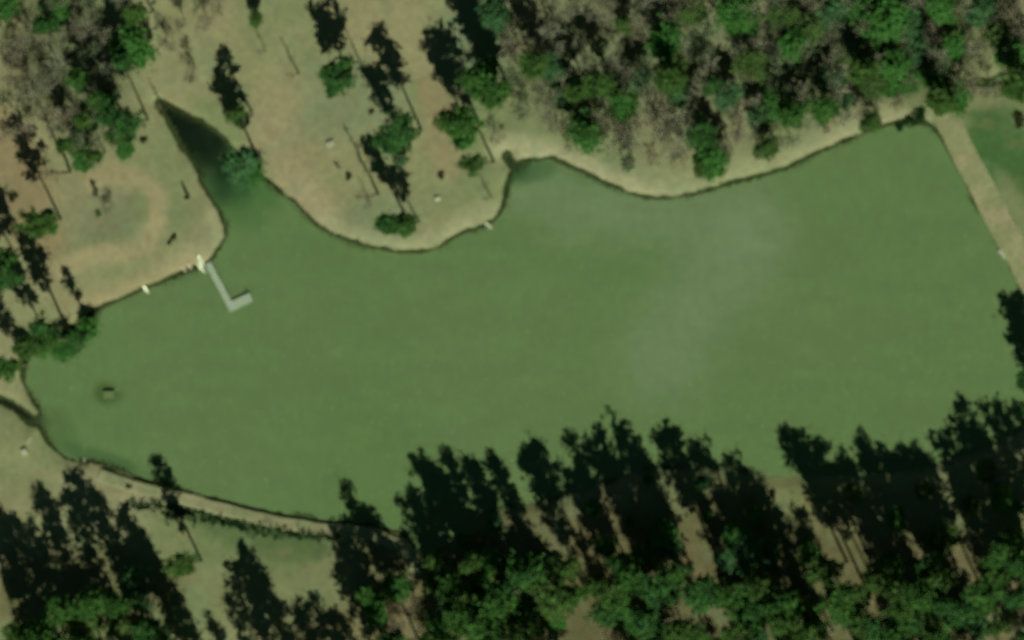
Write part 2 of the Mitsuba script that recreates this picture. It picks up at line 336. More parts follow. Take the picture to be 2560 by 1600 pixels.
def sprays(centres, size, rng, up=0.35):
    """Leaf sprays: one small bent four-sided face per centre, turned at random but more often facing up."""
    n = len(centres)
    nn = rng.normal(size=(n, 3)); nn[:, 2] = np.abs(nn[:, 2]) + up
    nn /= np.linalg.norm(nn, axis=1, keepdims=True)
    a = np.cross(nn, rng.normal(size=(n, 3))); a /= np.linalg.norm(a, axis=1, keepdims=True)
    b = np.cross(nn, a)
    s = size * rng.uniform(0.6, 1.4, (n, 1))
    k = rng.uniform(0.5, 1.0, (n, 1))
    v = np.stack([centres - a * s, centres - b * s * k + nn * s * 0.2, centres + a * s, centres + b * s * k + nn * s * 0.2], 1).reshape(-1, 3)
    i = np.arange(n)[:, None] * 4
    return v, np.vstack([i + [0, 1, 2], i + [0, 2, 3]])


def ball(n, rng):
    d = rng.normal(size=(n, 3)); d /= np.linalg.norm(d, axis=1, keepdims=True)
    return d * rng.uniform(0, 1, (n, 1)) ** 0.4


def pine_proto(seed, H=20.0, low=0.52, spread=3.2, sparse=1.0):
    """A loblolly pine: bare trunk, an open, lobed crown of needle tufts on limbs. Returns (trunk mesh, crown mesh), 20 m tall."""
    rng = np.random.default_rng(seed)
    bend = rng.normal(0, 0.25, 2)
    zs = np.linspace(-0.4, H * 0.97, 9)
    axis_p = np.column_stack([bend[0] * np.sin(zs / H * 2.2), bend[1] * np.sin(zs / H * 1.8), zs])
    wood = [tube(axis_p, np.linspace(0.30, 0.06, 9), 7)]
    tufts = []
    n = int(24 * sparse)
    for k in range(n):
        z = H * (low + (0.97 - low) * ((k + rng.uniform()) / n) ** 0.9)
        t = (z / H - low) / (1 - low)
        L = spread * (0.55 + 1.1 * t) * (1.12 - t) ** 0.6 * rng.uniform(0.55, 1.25)
        az = k * 2.4 + rng.normal(0, 0.5)
        base = np.array([np.interp(z, zs, axis_p[:, 0]), np.interp(z, zs, axis_p[:, 1]), z])
        d = np.array([math.cos(az), math.sin(az), rng.uniform(0.05, 0.55)])
        tip = base + d * L
        wood.append(tube([base, (base + tip) / 2 + [0, 0, 0.15], tip], [0.07, 0.05, 0.03], 3))
        for u in ([1.0, 0.6] if L < 2.0 else [1.0, 0.72, 0.45]):
            if rng.uniform() < 0.9:
                tufts.append((base + d * L * u + rng.normal(0, 0.35, 3), rng.uniform(0.5, 0.95)))
    for _ in range(5):
        tufts.append((axis_p[-1] + rng.normal(0, 0.55, 3), rng.uniform(0.7, 1.0)))
    c = np.vstack([p + rng.normal(0, 0.62, (22, 3)) * r * [1.05, 1.05, 0.75] for p, r in tufts])
    return join(wood), sprays(c, 0.33, rng, 1.3)


def broad_proto(seed, H=10.0, R=4.0, dense=1.0):
    """A leafy tree with a lobed crown, 10 m tall."""
    rng = np.random.default_rng(seed)
    wood = [tube([[0, 0, -0.3], [0.1, 0, H * 0.25], [0.15, 0.1, H * 0.6]], [0.24, 0.18, 0.08], 6)]
    cs = []
    for k in range(20):
        az, rr = k * 2.4 + rng.normal(0, 0.3), R * math.sqrt((k + 0.5) / 20) * 0.85
        z = H * (0.86 - 0.42 * (rr / R) ** 2) + rng.normal(0, 0.7)
        p = np.array([rr * math.cos(az), rr * math.sin(az), z])
        wood.append(tube([[0.1, 0, H * 0.3], p * [0.5, 0.5, 0.75], p], [0.10, 0.06, 0.03], 3))
        r = rng.uniform(0.8, 1.5) * R / 4
        cs.append(p + rng.normal(0, 0.62, (int(75 * dense), 3)) * r * [1.1, 1.1, 0.8])
    return join(wood), sprays(np.vstack(cs), 0.34, rng, 1.7)


def bare_proto(seed, H=15.0, spread=1.0):
    """A leafless tree: trunk, limbs and a fine spray of twigs, 15 m tall."""
    rng = np.random.default_rng(seed)
    wood, twigs = [], []

    def grow(p, d, L, r, depth):
        d = d / np.linalg.norm(d)
        q = p + d * L
        (wood if depth < 2 else twigs).append(tube([p, (p + q) / 2 + rng.normal(0, 0.04 * L, 3), q], [r, r * 0.8, r * 0.55], 5 if depth < 2 else 3))
        if depth == 4:
            return
        for k in range([6, 5, 5, 4][depth]):
            u = rng.uniform(0.35, 1.0) if k else 1.0
            nd = d * 1.0 + rng.normal(0, 0.55 * spread, 3) + [0, 0, 0.12]
            grow(p + (q - p) * u, nd, L * rng.uniform(0.50, 0.72), max(r * 0.5, 0.05), depth + 1)
    grow(np.array([0, 0, -0.3]), np.array([rng.normal(0, 0.04), rng.normal(0, 0.04), 1]), H * 0.46, 0.22, 0)
    return join(wood), join(twigs)


def snag_proto(seed, H=15.0):
    """A slender tree with one straight stem and a few short bare limbs, 15 m tall."""
    rng = np.random.default_rng(seed)
    zs = np.linspace(-0.3, H, 7)
    stem = np.column_stack([rng.normal(0, 0.12, 7), rng.normal(0, 0.12, 7), zs])
    twigs = []
    for k in range(26):
        z = H * rng.uniform(0.35, 0.98)
        a, L = rng.uniform(0, 6.3), (1.15 - z / H) * rng.uniform(0.8, 2.6)
        b = np.array([np.interp(z, zs, stem[:, 0]), np.interp(z, zs, stem[:, 1]), z])
        t = b + np.array([math.cos(a), math.sin(a), 0.5]) * L
        twigs += [tube([b, t], [0.07, 0.04], 3), tube([b * 0.4 + t * 0.6, t + rng.normal(0, 0.4, 3)], [0.05, 0.03], 3)]
    return tube(stem, np.linspace(0.26, 0.07, 7), 6), join(twigs)


def cone_proto(seed, H=4.0, R=0.75):
    rng = np.random.default_rng(seed)
    t = rng.uniform(0, 1, 420) ** 0.8
    a = rng.uniform(0, 2 * np.pi, 420)
    r = R * (1.0 - t) ** 0.8 * rng.uniform(0.5, 1.0, 420) + 0.05
    return tube([[0, 0, -0.2], [0, 0, H * 0.9]], [0.08, 0.02], 5), sprays(np.column_stack([r * np.cos(a), r * np.sin(a), 0.15 + t * (H - 0.2)]), 0.16, rng)


def shrub_proto(seed, R=1.0, n=170, leafy=0.17):
    rng = np.random.default_rng(seed)
    p = np.vstack([ball(n // 3, rng) * [R * q, R * q, R * 0.7 * q] + [ox, oy, 0] for q, ox, oy in ((0.8, 0, 0), (0.6, 0.6, 0.25), (0.5, -0.45, 0.5))])
    p[:, 2] = np.abs(p[:, 2]) + 0.1
    stems = [tube([[0, 0, -0.1], q * 0.6 + [0, 0, 0.1], q], [0.03, 0.02, 0.01], 3) for q in p[:14]]
    return join(stems), sprays(p, leafy, rng)


def plies(pairs, bark, leaf):
    """(trunk, crown) files once per prototype; copies share them."""
    return [(mikit.ply(a), mikit.ply(b)) for a, b in pairs]


PROTO = {
    'pine': (plies([pine_proto(s, low=lo, spread=sp) for s, lo, sp in ((1, .50, 3.3), (2, .55, 3.0), (3, .46, 3.4), (4, .58, 3.2), (5, .50, 2.8), (6, .54, 3.5))], 0, 0), 20.0),
    'slim': (plies([pine_proto(s, low=lo, spread=sp) for s, lo, sp in ((11, .42, 2.1), (12, .36, 2.3), (13, .48, 1.9))], 0, 0), 20.0),
    'thin': (plies([pine_proto(s, low=.55, spread=2.8, sparse=0.45) for s in (21, 22)], 0, 0), 20.0),
    'broad': (plies([broad_proto(s, R=r) for s, r in ((31, 4.0), (32, 3.6), (33, 4.4), (34, 3.2))], 0, 0), 10.0),
    'bare': (plies([bare_proto(s, spread=p) for s, p in ((41, 1.0), (42, 1.15), (43, 0.9), (44, 1.1), (45, 1.0))], 0, 0), 15.0),
    'spare': (plies([bare_proto(s, spread=0.7) for s in (46, 47)], 0, 0), 15.0),
    'snag': (plies([snag_proto(s) for s in (48, 49)], 0, 0), 15.0),
    'cone': (plies([cone_proto(s) for s in (51, 52)], 0, 0), 4.0),
    'shrub': (plies([shrub_proto(s) for s in (61, 62, 63)], 0, 0), 1.0),
}
RNG = np.random.default_rng(77)
KIND = {'pine': ('pine_tree', 'pine tree'), 'slim': ('pine_tree', 'pine tree'), 'thin': ('pine_tree', 'pine tree'), 'broad': ('leafy_tree', 'tree'), 'bare': ('bare_tree', 'bare tree'), 'spare': ('bare_tree', 'bare tree'), 'snag': ('bare_tree', 'bare tree'),
        'cone': ('young_cedar', 'cedar'), 'shrub': ('shrub', 'shrub')}
FOOT = {}


def plant(kind, base, height, label, leaf=None, group=None, wide=1.0):
    """One tree or shrub of its own, with its parts, standing at base (x, y)."""
    files, h0 = PROTO[kind]
    a, b = files[RNG.integers(len(files))]
    name, cat = KIND[kind]
    k = thing(name, label, cat, group)
    s = height / h0
    z = max(float(land_height([base[0]], [base[1]])[0]), -0.3)
    m = T().translate([float(base[0]), float(base[1]), z]).rotate([0, 0, 1], float(RNG.uniform(0, 360))).scale([s * wide, s * wide, s])
    leaf = leaf or {'pine': PINE, 'slim': PINE, 'thin': PINE, 'broad': BROAD, 'bare': TWIGS, 'spare': TWIGS[:2], 'snag': [BARK], 'cone': [WEED], 'shrub': [SHRUB]}[kind]
    leaf = leaf if isinstance(leaf, str) else leaf[RNG.integers(len(leaf))]
    bark = BARK if kind not in ('bare', 'spare') else leaf
    part(k, 'stems' if kind == 'shrub' else 'trunk', {**a, 'to_world': m, 'bsdf': {'type': 'ref', 'id': bark}})
    part(k, {'bare': 'branches', 'spare': 'branches', 'snag': 'branches', 'shrub': 'leaves'}.get(kind, 'crown'), {**b, 'to_world': m, 'bsdf': {'type': 'ref', 'id': leaf}})
    FOOT[k] = (float(base[0]), float(base[1]))
    return k


def by_crown(px, py, hc):
    """The foot of a tree whose crown, hc metres up, is seen at this pixel."""
    return ground_at(px, py, hc + 1.0)


def by_shadow(px, py, hc):
    """The foot of a tree whose crown, hc metres up, throws its shadow on this pixel."""
    return ground_at(px, py, 0.6) - SHXY * hc


# ------------------------------------------------------------------ single trees on the meadows and points
def crown(kind, px, py, hc, label, wide=1.0, leaf=None, ratio=0.78, group=None):
    return plant(kind, by_crown(px, py, hc), hc / ratio, label, leaf, group, wide)


def foot(kind, px, py, h, label, wide=1.0, leaf=None, group=None):
    return plant(kind, ground_at(px, py, 1.0), h, label, leaf, group, wide)


plant('pine', by_shadow(66, 352, 20.5), 26, 'tall pine at the left edge of the west meadow with a long dark trunk shadow', None, None, 1.0)
crown('broad', 130, 570, 4, 'green bushy tree at the foot of the tall pine by the left edge', 1.0, BROAD[0])
crown('broad', 206, 400, 8, 'leafy green tree north of the sapling on the west meadow', 0.8, BROAD[0])
crown('broad', 313, 376, 3.4, 'small bright green bushy tree on the grass left of the inlet', 1.6, BROAD[0])
crown('broad', 328, 118, 8.5, 'big bright green tree in the grey wood at upper left', 1.5, BROAD[0])
crown('pine', 313, 305, 19.5, 'tall pine whose thin trunk shadow points to the tip of the inlet', 0.9)
crown('pine', 600, 412, 17.5, 'dark green pine leaning over the mouth of the narrow inlet', 1.35, BROAD[1])
crown('thin', 592, 283, 13.5, 'smaller pine on the east bank of the narrow inlet', 1.2)
crown('broad', 640, 48, 5, 'small leafy tree at the top edge left of the round meadow pine', 0.9, BROAD[2])
foot('snag', 668, 128, 9, 'thin bare tree below the small leafy tree at the top of the meadow')
foot('snag', 748, 185, 10, 'slender bare sapling standing alone left of the round meadow pine', 1.3)
crown('pine', 846, 196, 13.0, 'round dense pine alone on the upper meadow with its base in green brush', 1.8, PINE[1])
crown('thin', 872, 158, 11.5, 'lower pine touching the right side of the round meadow pine', 1.1)
crown('pine', 1004, 332, 19.0, 'tall pine in the middle of the peninsula with the longest straight trunk shadow', 1.1)
crown('slim', 975, 356, 14.5, 'narrow pine touching the left of the tall middle pine on the peninsula', 1.5)
crown('broad', 1000, 398, 4.0, 'pale teal-green low tree below the tall middle pine of the peninsula', 1.2, PALE)
crown('pine', 1152, 318, 18.5, 'bright green pine at the edge of the wood north of the small bay', 1.15, PINE[0])
crown('slim', 1120, 300, 16.0, 'dark slim pine left of the bright green pine north of the bay', 1.2)
crown('thin', 1184, 412, 19.5, 'thin open pine just west of the small bay', 1.0)
foot('snag', 1228, 494, 8, 'small bare tree on the point west of the small bay', 1.3)
foot('bare', 1252, 345, 6.5, 'brown leafless bush tree above the small bay', 1.0, TWIGS[1])
foot('slim', 1020, 545, 21, 'tall slim pine on the south tip of the peninsula', 1.15)
foot('pine', 1050, 556, 14.5, 'lower spreading pine at the south tip of the peninsula', 1.25)
foot('snag', 946, 487, 19, 'tall bare dead tree with one straight trunk on the peninsula', 1.1)
foot('snag', 930, 514, 8, 'small bare tree below the tall dead tree on the peninsula', 1.0)
crown('thin', 246, 532, 6.5, 'young sparse pine on the west meadow inside the bare track', 1.0)
foot('spare', 286, 522, 5, 'small bare tree beside the young pine on the west meadow', 1.3)
foot('cone', 472, 493, 4.2, 'slim dark young cedar alone near the west bank of the inlet', 0.8)
crown('broad', 592, 446, 3.6, 'bright green bushy tree overhanging the water at the mouth of the inlet', 1.9, BROAD[1])
crown('broad', 628, 428, 4.2, 'bright green bushy tree on the east shore of the inlet mouth', 1.6, BROAD[0])
crown('broad', 1010, 572, 2.6, 'green bushy tree at the foot of the pines on the peninsula tip', 1.9, BROAD[0])
crown('broad', 848, 206, 3.0, 'green bushy tree at the foot of the round meadow pine', 1.5, BROAD[0])
crown('broad', 1160, 345, 4.0, 'green bushy tree under the bright green pine north of the bay', 1.5, BROAD[0])
for px, py, h, lab in ((437, 594, 1.1, 'low dark shrub between the cedar and the dock, the upper of two'), (426, 607, 0.9, 'low dark shrub between the cedar and the dock, the lower of two'), (35, 490, 1.6, 'brown shrub on bare brown ground at the left edge'),
                       (875, 442, 1.2, 'dark shrub at the lower end of the fallen log on the peninsula'), (1103, 437, 1.2, 'dark shrub above the pale boulder on the peninsula'), (360, 352, 1.2, 'small brown shrub right of the bright green bushy tree'), (930, 278, 1.0, 'small dark shrub left of the tall middle pine of the peninsula'),
                       (322, 1217, 1.0, 'lone little shrub on the south bank track'), (2275, 305, 2.2, 'dark shrub on the bank at the northeast corner of the lake, left one'), (2296, 288, 2.4, 'dark shrub on the bank at the northeast corner of the lake, right one'),
                       (2247, 312, 1.7, 'low shrub farthest left at the northeast corner of the lake'), (2555, 300, 2.2, 'dark shrub on the green field at the right edge')):
    foot('shrub', px, py, h, lab, 0.95, WEED if 'northeast' in lab else None)
for px, py, hc, lab, kind, w in ((16, 919, 16, 'dense dark pine at the left edge above the creek', 'pine', 1.1), (70, 868, 19, 'pale green pine over the west end of the lake', 'pine', 1.0), (124, 855, 19.5, 'tall pine over the west end of the lake, third from the left edge', 'thin', 1.0),
                                 (192, 842, 14, 'rightmost pine of the clump at the west end of the lake', 'thin', 1.0), (150, 872, 6, 'bright green leafy tree hanging over the west end of the lake', 'broad', 1.1), (10, 690, 17, 'dark pine cut by the left edge beside the brown ground', 'pine', 1.2),
                                 (105, 828, 20, 'tall pine in the upper part of the western clump', 'thin', 1.2), 
                                 (215, 822, 5, 'leafy green bush tree at the shore right of the western clump', 'broad', 1.2), (55, 872, 4, 'pale green bushy tree at the waterline left of the western pines', 'broad', 1.5), (185, 862, 3.5, 'pale green bushy tree at the waterline right of the western pines', 'broad', 1.5), (98, 872, 5, 'low leafy tree at the water between the western pines', 'broad', 1.2), (18, 640, 15, 'upper dark pine at the left edge above the western clump', 'pine', 1.0)):
    crown(kind, px, py, hc, lab, w, PALE if lab.startswith('pale green bushy') else BROAD[0] if kind == 'broad' else None)

# ------------------------------------------------------------------ woods
def inside(px, py, poly):
    return Polygon(poly).contains(Point(px, py))


def scatter(poly, n, near, seed):
    """Up to n pixels inside the outline, each at least `near` from the others."""
    rng, out = np.random.default_rng(seed), []
    x0, y0 = np.min(poly, 0); x1, y1 = np.max(poly, 0)
    for _ in range(n * 60):
        p = rng.uniform([x0, y0], [x1, y1])
        if inside(*p, poly) and all((p[0] - q[0]) ** 2 + (p[1] - q[1]) ** 2 > near * near for q in out):
            out.append(p)
            if len(out) == n:
                break
    return out


# upper left: grey leafless wood
NW = [(90, -40), (300, -40), (330, 60), (300, 200), (270, 330), (190, 380), (120, 300), (60, 260), (-20, 150), (-20, -40)]
for px, py in scatter(NW, 17, 52, 5):
    foot('bare', px + 40, py + 10, RNG.uniform(11, 17), 'grey leafless tree of the wood at upper left', 1.0, None, 'leafless trees of the upper left wood')
foot('snag', 180, 428, 26, 'tall bare trunk casting the longest line at the left of the grey wood', 1.0)
foot('snag', 405, 268, 9, 'thin bare tree standing at the tip of the narrow inlet', 1.2)
foot('bare', 70, 330, 14, 'leafless tree by the left edge below the grey wood', 0.9, TWIGS[1])
for px, py, h, lab in ((490, 175, 10, 'leafless tree on the grass above the narrow inlet'), (470, 60, 9, 'leafless tree at the top edge above the narrow inlet'), (530, 60, 11, 'leafless brown tree at the top edge left of the meadow'), (555, 20, 8, 'small leafless tree at the top edge beside the meadow'), (440, 110, 9, 'leafless tree just right of the big bright green tree')):
    foot('bare', px, py, h, lab, 0.9, TWIGS[1])
for px, py, hc, lab in ((132, 14, 7, 'bright green tree cut by the top edge at upper left'), (12, 8, 7, 'green tree in the top left corner')):
    crown('broad', px, py, hc, lab, 1.1, BROAD[0])
for i, (px, py, hc) in enumerate(((175, 60, 14), (190, 170, 13), (150, 240, 12), (228, 110, 14), (255, 165, 13), (275, 235, 11), (222, 285, 10), (292, 40, 12))):
    plant('slim', by_shadow(px, py, hc), hc / 0.76, 'dark pine inside the grey upper left wood', None, 'pines inside the upper left wood', 1.25)
crown('slim', 110, 60, 14, 'dark pine in the grey wood at upper left, left one', 1.2)
crown('slim', 262, 250, 14, 'dark pine in the grey wood at upper left, lower one', 1.3)
crown('slim', 345, 30, 14, 'dark pine at the top edge right of the grey wood', 1.3)

# north wood: leafless grey trees with green ones among them
GREEN = [(1462, 325, 10, 1.0, 0), (1558, 265, 8, 1.0, 0), (1664, 102, 9, 1.1, 0), (1678, 160, 7, 1.1, 2), (1841, 35, 8, 1.2, 0), (1735, 32, 8, 0.9, 2), (1875, 160, 8, 1.0, 2), (1772, 395, 10, 1.0, 0), (1778, 425, 6, 0.9, 0), (1386, 165, 8, 1.0, 1),
         (1986, 106, 9, 1.1, 0), (2092, 26, 9, 1.1, 1), (2226, 42, 10, 1.4, 0), (2266, 56, 8, 1.0, 1), (2354, 21, 9, 1.1, 0), (2132, 119, 8, 1.2, 2), (2237, 159, 9, 1.2, 0), (2073, 198, 8, 0.9, 1), (1941, 259, 8, 1.0, 0), (2251, 203, 7, 1.2, 0),
         (2330, 185, 7, 1.2, 0), (2372, 119, 8, 1.1, 0), (2384, 238, 8, 1.2, 0), (2530, 134, 9, 1.2, 0), (2500, 85, 8, 1.0, 2), (2170, 60, 9, 1.2, 0), (2040, 70, 8, 1.0, 2), (1960, 40, 8, 0.9, 2), (2300, 120, 8, 1.0, 1), (2190, 215, 7, 1.0, 2),
         (2110, 255, 6, 0.9, 1), (1900, 300, 7, 1.0, 1), (1600, 200, 7, 0.9, 1), (1700, 240, 7, 0.9, 1), (1820, 240, 8, 1.0, 1), (2010, 240, 7, 0.9, 2), (1560, 60, 7, 0.8, 2), (1410, 250, 6, 0.9, 1), (2450, 30, 8, 1.0, 1), (1240, 40, 8, 1.0, 1), (1215, 175, 7, 1.0, 1)]
for px, py, hc, w, m in GREEN:
    side = 'left part' if px < 1700 else 'middle' if px < 2080 else 'right part'
    tone = ('bright green', 'blue-green', 'olive green')[m]
    crown('broad', px, py, hc, f'{tone} tree in the {side} of the north wood', w, BROAD[m], 0.74, f'{tone} trees in the {side} of the north wood')
PINES_N = [(1449, 225, 10), (1743, 317, 9), (1412, 93, 13), (1476, 66, 14), (1650, 45, 15), (1946, 143, 14), (2044, 119, 15), (2161, 209, 9), (2317, 106, 15), (2502, 61, 16), (1764, 122, 9), (1743, 212, 12), (1160, 25, 18), (1205, 65, 17), (1902, 265, 10), (2120, 20, 15), (1560, 350, 6), (1310, 15, 15)]
for px, py, hc in PINES_N:
    side = 'left part' if px < 1700 else 'middle' if px < 2080 else 'right part'
    plant('slim' if hc > 12 else 'pine', by_shadow(px, py, hc), hc / 0.74, f'dark pine in the {side} of the north wood', None, f'pines in the {side} of the north wood', 1.4 if hc < 12 else 1.5)
NORTH = [(1265, -30), (2600, -30), (2600, 150), (2460, 165), (2380, 200), (2300, 230), (2210, 270), (2080, 300), (1980, 340), (1840, 385), (1650, 385), (1520, 350), (1390, 345), (1300, 300), (1265, 180)]
for px, py in scatter(NORTH, 92, 58, 8):
    side = next(c for lim, c in ((1500, 'far left'), (1750, 'left part'), (2000, 'middle'), (2250, 'right part'), (9999, 'far right')) if px < lim)
    foot('bare', px + 25, py, RNG.uniform(10, 15.5), f'grey leafless tree in the {side} of the north wood', 1.05, TWIGS[RNG.choice(3, p=[.45, .3, .25])], f'leafless trees in the {side} of the north wood')
foot('bare', 2486, 224, 11, 'leafless tree at the edge of the ditch near the right edge', 0.7, TWIGS[0])
foot('spare', 2541, 224, 9, 'thin bare tree at the ditch by the right edge', 0.9)
foot('bare', 1430, 372, 5, 'low brown leafless tree at the edge of the wood above the pale bank', 1.0, TWIGS[1])
foot('bare', 1640, 400, 5, 'low leafless tree nearest the north shore', 1.1, TWIGS[1])
foot('bare', 2075, 320, 5, 'low brown leafless tree near the northeast shore', 1.1, TWIGS[1])

# south woods: front rows placed by the shadows that their crowns throw on water and grass
U = 2560 / 2420
FRONT = [(840, 1135, 20), (885, 1205, 19), (1030, 1085, 21), (1075, 1130, 20), (1150, 1090, 20), (1190, 1065, 22), (1272, 1072, 21), (1305, 1120, 19), (1385, 1120, 18), (1440, 1020, 22), (1500, 1012, 23), (1470, 1075, 20), (1545, 1065, 20), (1605, 1040, 21), (1645, 1090, 19),
         (1755, 1110, 19), (1820, 1125, 17), (1893, 1012, 23), (1935, 1070, 21), (2025, 1098, 16), (2075, 1115, 15), (2135, 1080, 20), (2165, 1060, 21), (2270, 1050, 20), (2300, 965, 23), (2335, 1005, 22), (2395, 985, 23), (2410, 770, 16)]
ORD = ['first', 'second', 'third', 'fourth', 'fifth', 'sixth', 'seventh', 'eighth', 'ninth', 'tenth', 'eleventh', 'twelfth', 'thirteenth', 'fourteenth', 'fifteenth', 'sixteenth', 'seventeenth', 'eighteenth', 'nineteenth', 'twentieth', 'twenty-first', 'twenty-second', 'twenty-third',
       'twenty-fourth', 'twenty-fifth', 'twenty-sixth', 'twenty-seventh', 'twenty-eighth']
for i, (ux, uy, hc) in enumerate(sorted(FRONT[:-1])):
    hc = hc * (1.0, 1.3, 1.12, 1.38, 1.2)[i % 5]
    plant(('slim', 'pine', 'slim', 'pine', 'thin')[i % 5], by_shadow(ux * U, uy * U + 80, hc), hc / 0.80, f'front row pine shading the south edge of the lake, {ORD[i]} from the left', None, 'front row of pines south of the lake', 0.9)
plant('pine', by_shadow(2548, 800, 14), 19, 'pine beyond the right edge throwing a black shadow on the lake', None, None, 1.4)
plant('pine', by_shadow(2556, 870, 15), 19, 'second pine beyond the right edge shading the lake', None, None, 1.3)
plant('slim', by_shadow(424, 1222, 18.5), 24, 'lone slim pine between the south track and the lower left wood', None, None, 1.1)
SW = [(16, 1306), (61, 1319), (93, 1285), (130, 1250), (183, 1287), (220, 1221), (198, 1253), (265, 1258), (304, 1275), (334, 1310), (291, 1359), (365, 1352), (378, 1390), (331, 1425), (410, 1440), (503, 1491), (480, 1520), (622, 1438), (16, 1365), (53, 1465), (159, 1465), (206, 1490), (555, 1570),
      (640, 1410), (662, 1470), (700, 1505), (714, 1540), (788, 1490), (812, 1520), (780, 1545), (865, 1565), (666, 1565), (110, 1350), (170, 1370), (60, 1400), (120, 1430), (240, 1400), (20, 1520), (300, 1540), (360, 1580), (450, 1560), (880, 1350), (890, 1400), (872, 1440), (930, 1480), (90, 1560), (610, 1530)]
for i, (px, py) in enumerate(SW):
    if i in (2, 8, 27) or i % 11 == 4:
        continue
    py = py + 32
    edge = 'upper edge' if py < 1300 else 'middle' if py < 1450 else 'lower part'
    where = 'the lower left wood' if px < 450 else 'the south meadow clump' if px < 840 else 'the south track clump'
    hc = RNG.uniform(20.5, 24.5)
    plant('slim' if i % 3 == 1 else 'pine', by_shadow(px, py, hc), hc / 0.79, f'dark pine in the {edge} of {where}', None, f'pines, {edge} of {where}', 0.86)
GAPS = [((1365, 1290), (1420, 1370), 30), ((1690, 1260), (1775, 1470), 24), ((1660, 1430), (1720, 1500), 20), ((1440, 1480), (1470, 1560), 38), ((1545, 1330), (1580, 1440), 16), ((1960, 1200), (2040, 1260), 36), ((2110, 1340), (2210, 1590), 20), ((2390, 1320), (2420, 1390), 15), ((2060, 1500), (2090, 1570), 18), ((1290, 1300), (1300, 1340), 18), ((2480, 1520), (2520, 1600), 25)]
GAPS = [(LineString(g[:2]), g[2]) for g in GAPS]
SOUTH = [(1010, 1330), (1090, 1240), (1220, 1190), (1400, 1160), (1600, 1170), (1800, 1230), (2000, 1220), (2200, 1190), (2400, 1150), (2620, 1080), (2640, 1640), (1120, 1640), (1040, 1420)]
n_south = 0
DENSE = [(1060, 1200), (1110, 1250), (1090, 1320), (1150, 1300), (1200, 1230), (1130, 1190), (2080, 1190), (2140, 1210), (2200, 1230), (2260, 1210), (2100, 1260), (2170, 1290), (2240, 1310), (2310, 1260), (2440, 1160), (2480, 1220), (2540, 1180), (2420, 1260), (1860, 1225), (1900, 1260), (1500, 1180), (1560, 1220), (1620, 1230), (1480, 1240), (1780, 1200), (1880, 1400), (1940, 1450), (2000, 1420), (1980, 1350), (2240, 1420), (2300, 1450), (2350, 1420)]
for px, py in DENSE + [p for p in scatter(SOUTH, 112, 57, 21) if all((p[0] - q[0]) ** 2 + (p[1] - q[1]) ** 2 > 1100 for q in DENSE)]:
    hc = RNG.uniform(19, 29)
    b = by_shadow(px, py, hc)
    if any(g.distance(Point(px, py)) < r + 14 for g, r in GAPS):
        continue
    n_south += 1
    col = next(c for lim, c in ((1350, 'far left part'), (1650, 'left part'), (1950, 'middle'), (2250, 'right part'), (9999, 'far right part')) if px < lim)
    row = 'shore side' if py < 1330 else 'inner side'
    plant(('slim', 'thin', 'pine')[n_south % 3] if px < 1700 else ('slim', 'thin')[n_south % 2], b, hc / 0.80, f'pine in the {col} of the south wood, {row}', None, f'pines of the south wood, {col}, {row}', 0.8)
LOW = [((1250, 1490), 190, 100, 17), ((1640, 1380), 60, 40, 4), ((1840, 1375), 60, 30, 3), ((1920, 1550), 130, 50, 9), ((2380, 1550), 180, 60, 11), ((2120, 1330), 40, 25, 2), ((2330, 1335), 40, 25, 2), ((2520, 1390), 45, 50, 3), ((1560, 1560), 130, 40, 5), ((1380, 1430), 70, 40, 3)]
spots = [c + rr * np.array([math.cos(k * 2.4), math.sin(k * 2.4)]) * math.sqrt((k + 0.5) / n) + RNG.normal(0, 8, 2) for (c, a, b, n) in [(np.array(c, float), a, b, n) for c, a, b, n in LOW] for k in range(n) for rr in [np.array([a, b], float)]]
for px, py in spots + [np.array(p) for p in ((990, 1468), (940, 1530), (1100, 1560), (2500, 1245), (2230, 1410), (300, 1570), (210, 1560), (110, 1580), (340, 1470))]:
    if any(g.distance(Point(px, py)) < r + 22 for g, r in GAPS):
        continue
    col = 'lower left wood' if px < 700 else 'left part of the south wood' if px < 1500 else 'middle of the south wood' if px < 2000 else 'right part of the south wood'
    m = int(RNG.choice(3, p=[.5, .3, .2]))
    tone = ('bright green', 'blue-green', 'olive green')[m]
    crown('broad', px, py, RNG.uniform(5, 9), f'{tone} leafy tree in the {col}', RNG.uniform(0.85, 1.2), BROAD[m], 0.74, f'{tone} leafy trees, {col}')
for px, py in scatter([(1100, 1390), (1240, 1290), (1420, 1250), (1600, 1190), (1850, 1200), (2150, 1210), (2420, 1170), (2600, 1120), (2600, 1400), (1100, 1400)], 22, 70, 71):
    if any(g.distance(Point(px, py)) < r + 10 for g, r in GAPS):
        continue
    crown('broad', px, py, RNG.uniform(3, 6), 'low shaded tree near the south shore ' + ('at the left' if px < 1600 else 'in the middle' if px < 2100 else 'at the right'), RNG.uniform(0.9, 1.3), BROAD[int(RNG.integers(3))], 0.74, 'low shaded trees near the south shore')
for px, py in ((1010, 1560), (1040, 1500), (985, 1600), (1075, 1590), (1700, 1620), (1560, 1600)):
    foot('bare', px, py, RNG.uniform(9, 13), 'leafless brown tree on open ground among the southern pines', 1.0, TWIGS[1], 'leafless trees among the southern pines')

# look-alikes that stand in one part of a wood are told apart by their order from the left
same = {}
for k, v in labels.items():
    if k in FOOT:
        same.setdefault(v['label'], []).append(k)
for lab, ks in same.items():
    if 1 < len(ks) <= len(ORD):
        for i, k in enumerate(sorted(ks, key=lambda k: FOOT[k][0])):
            labels[k]['label'] = f'{lab}, {ORD[i]} from the left'

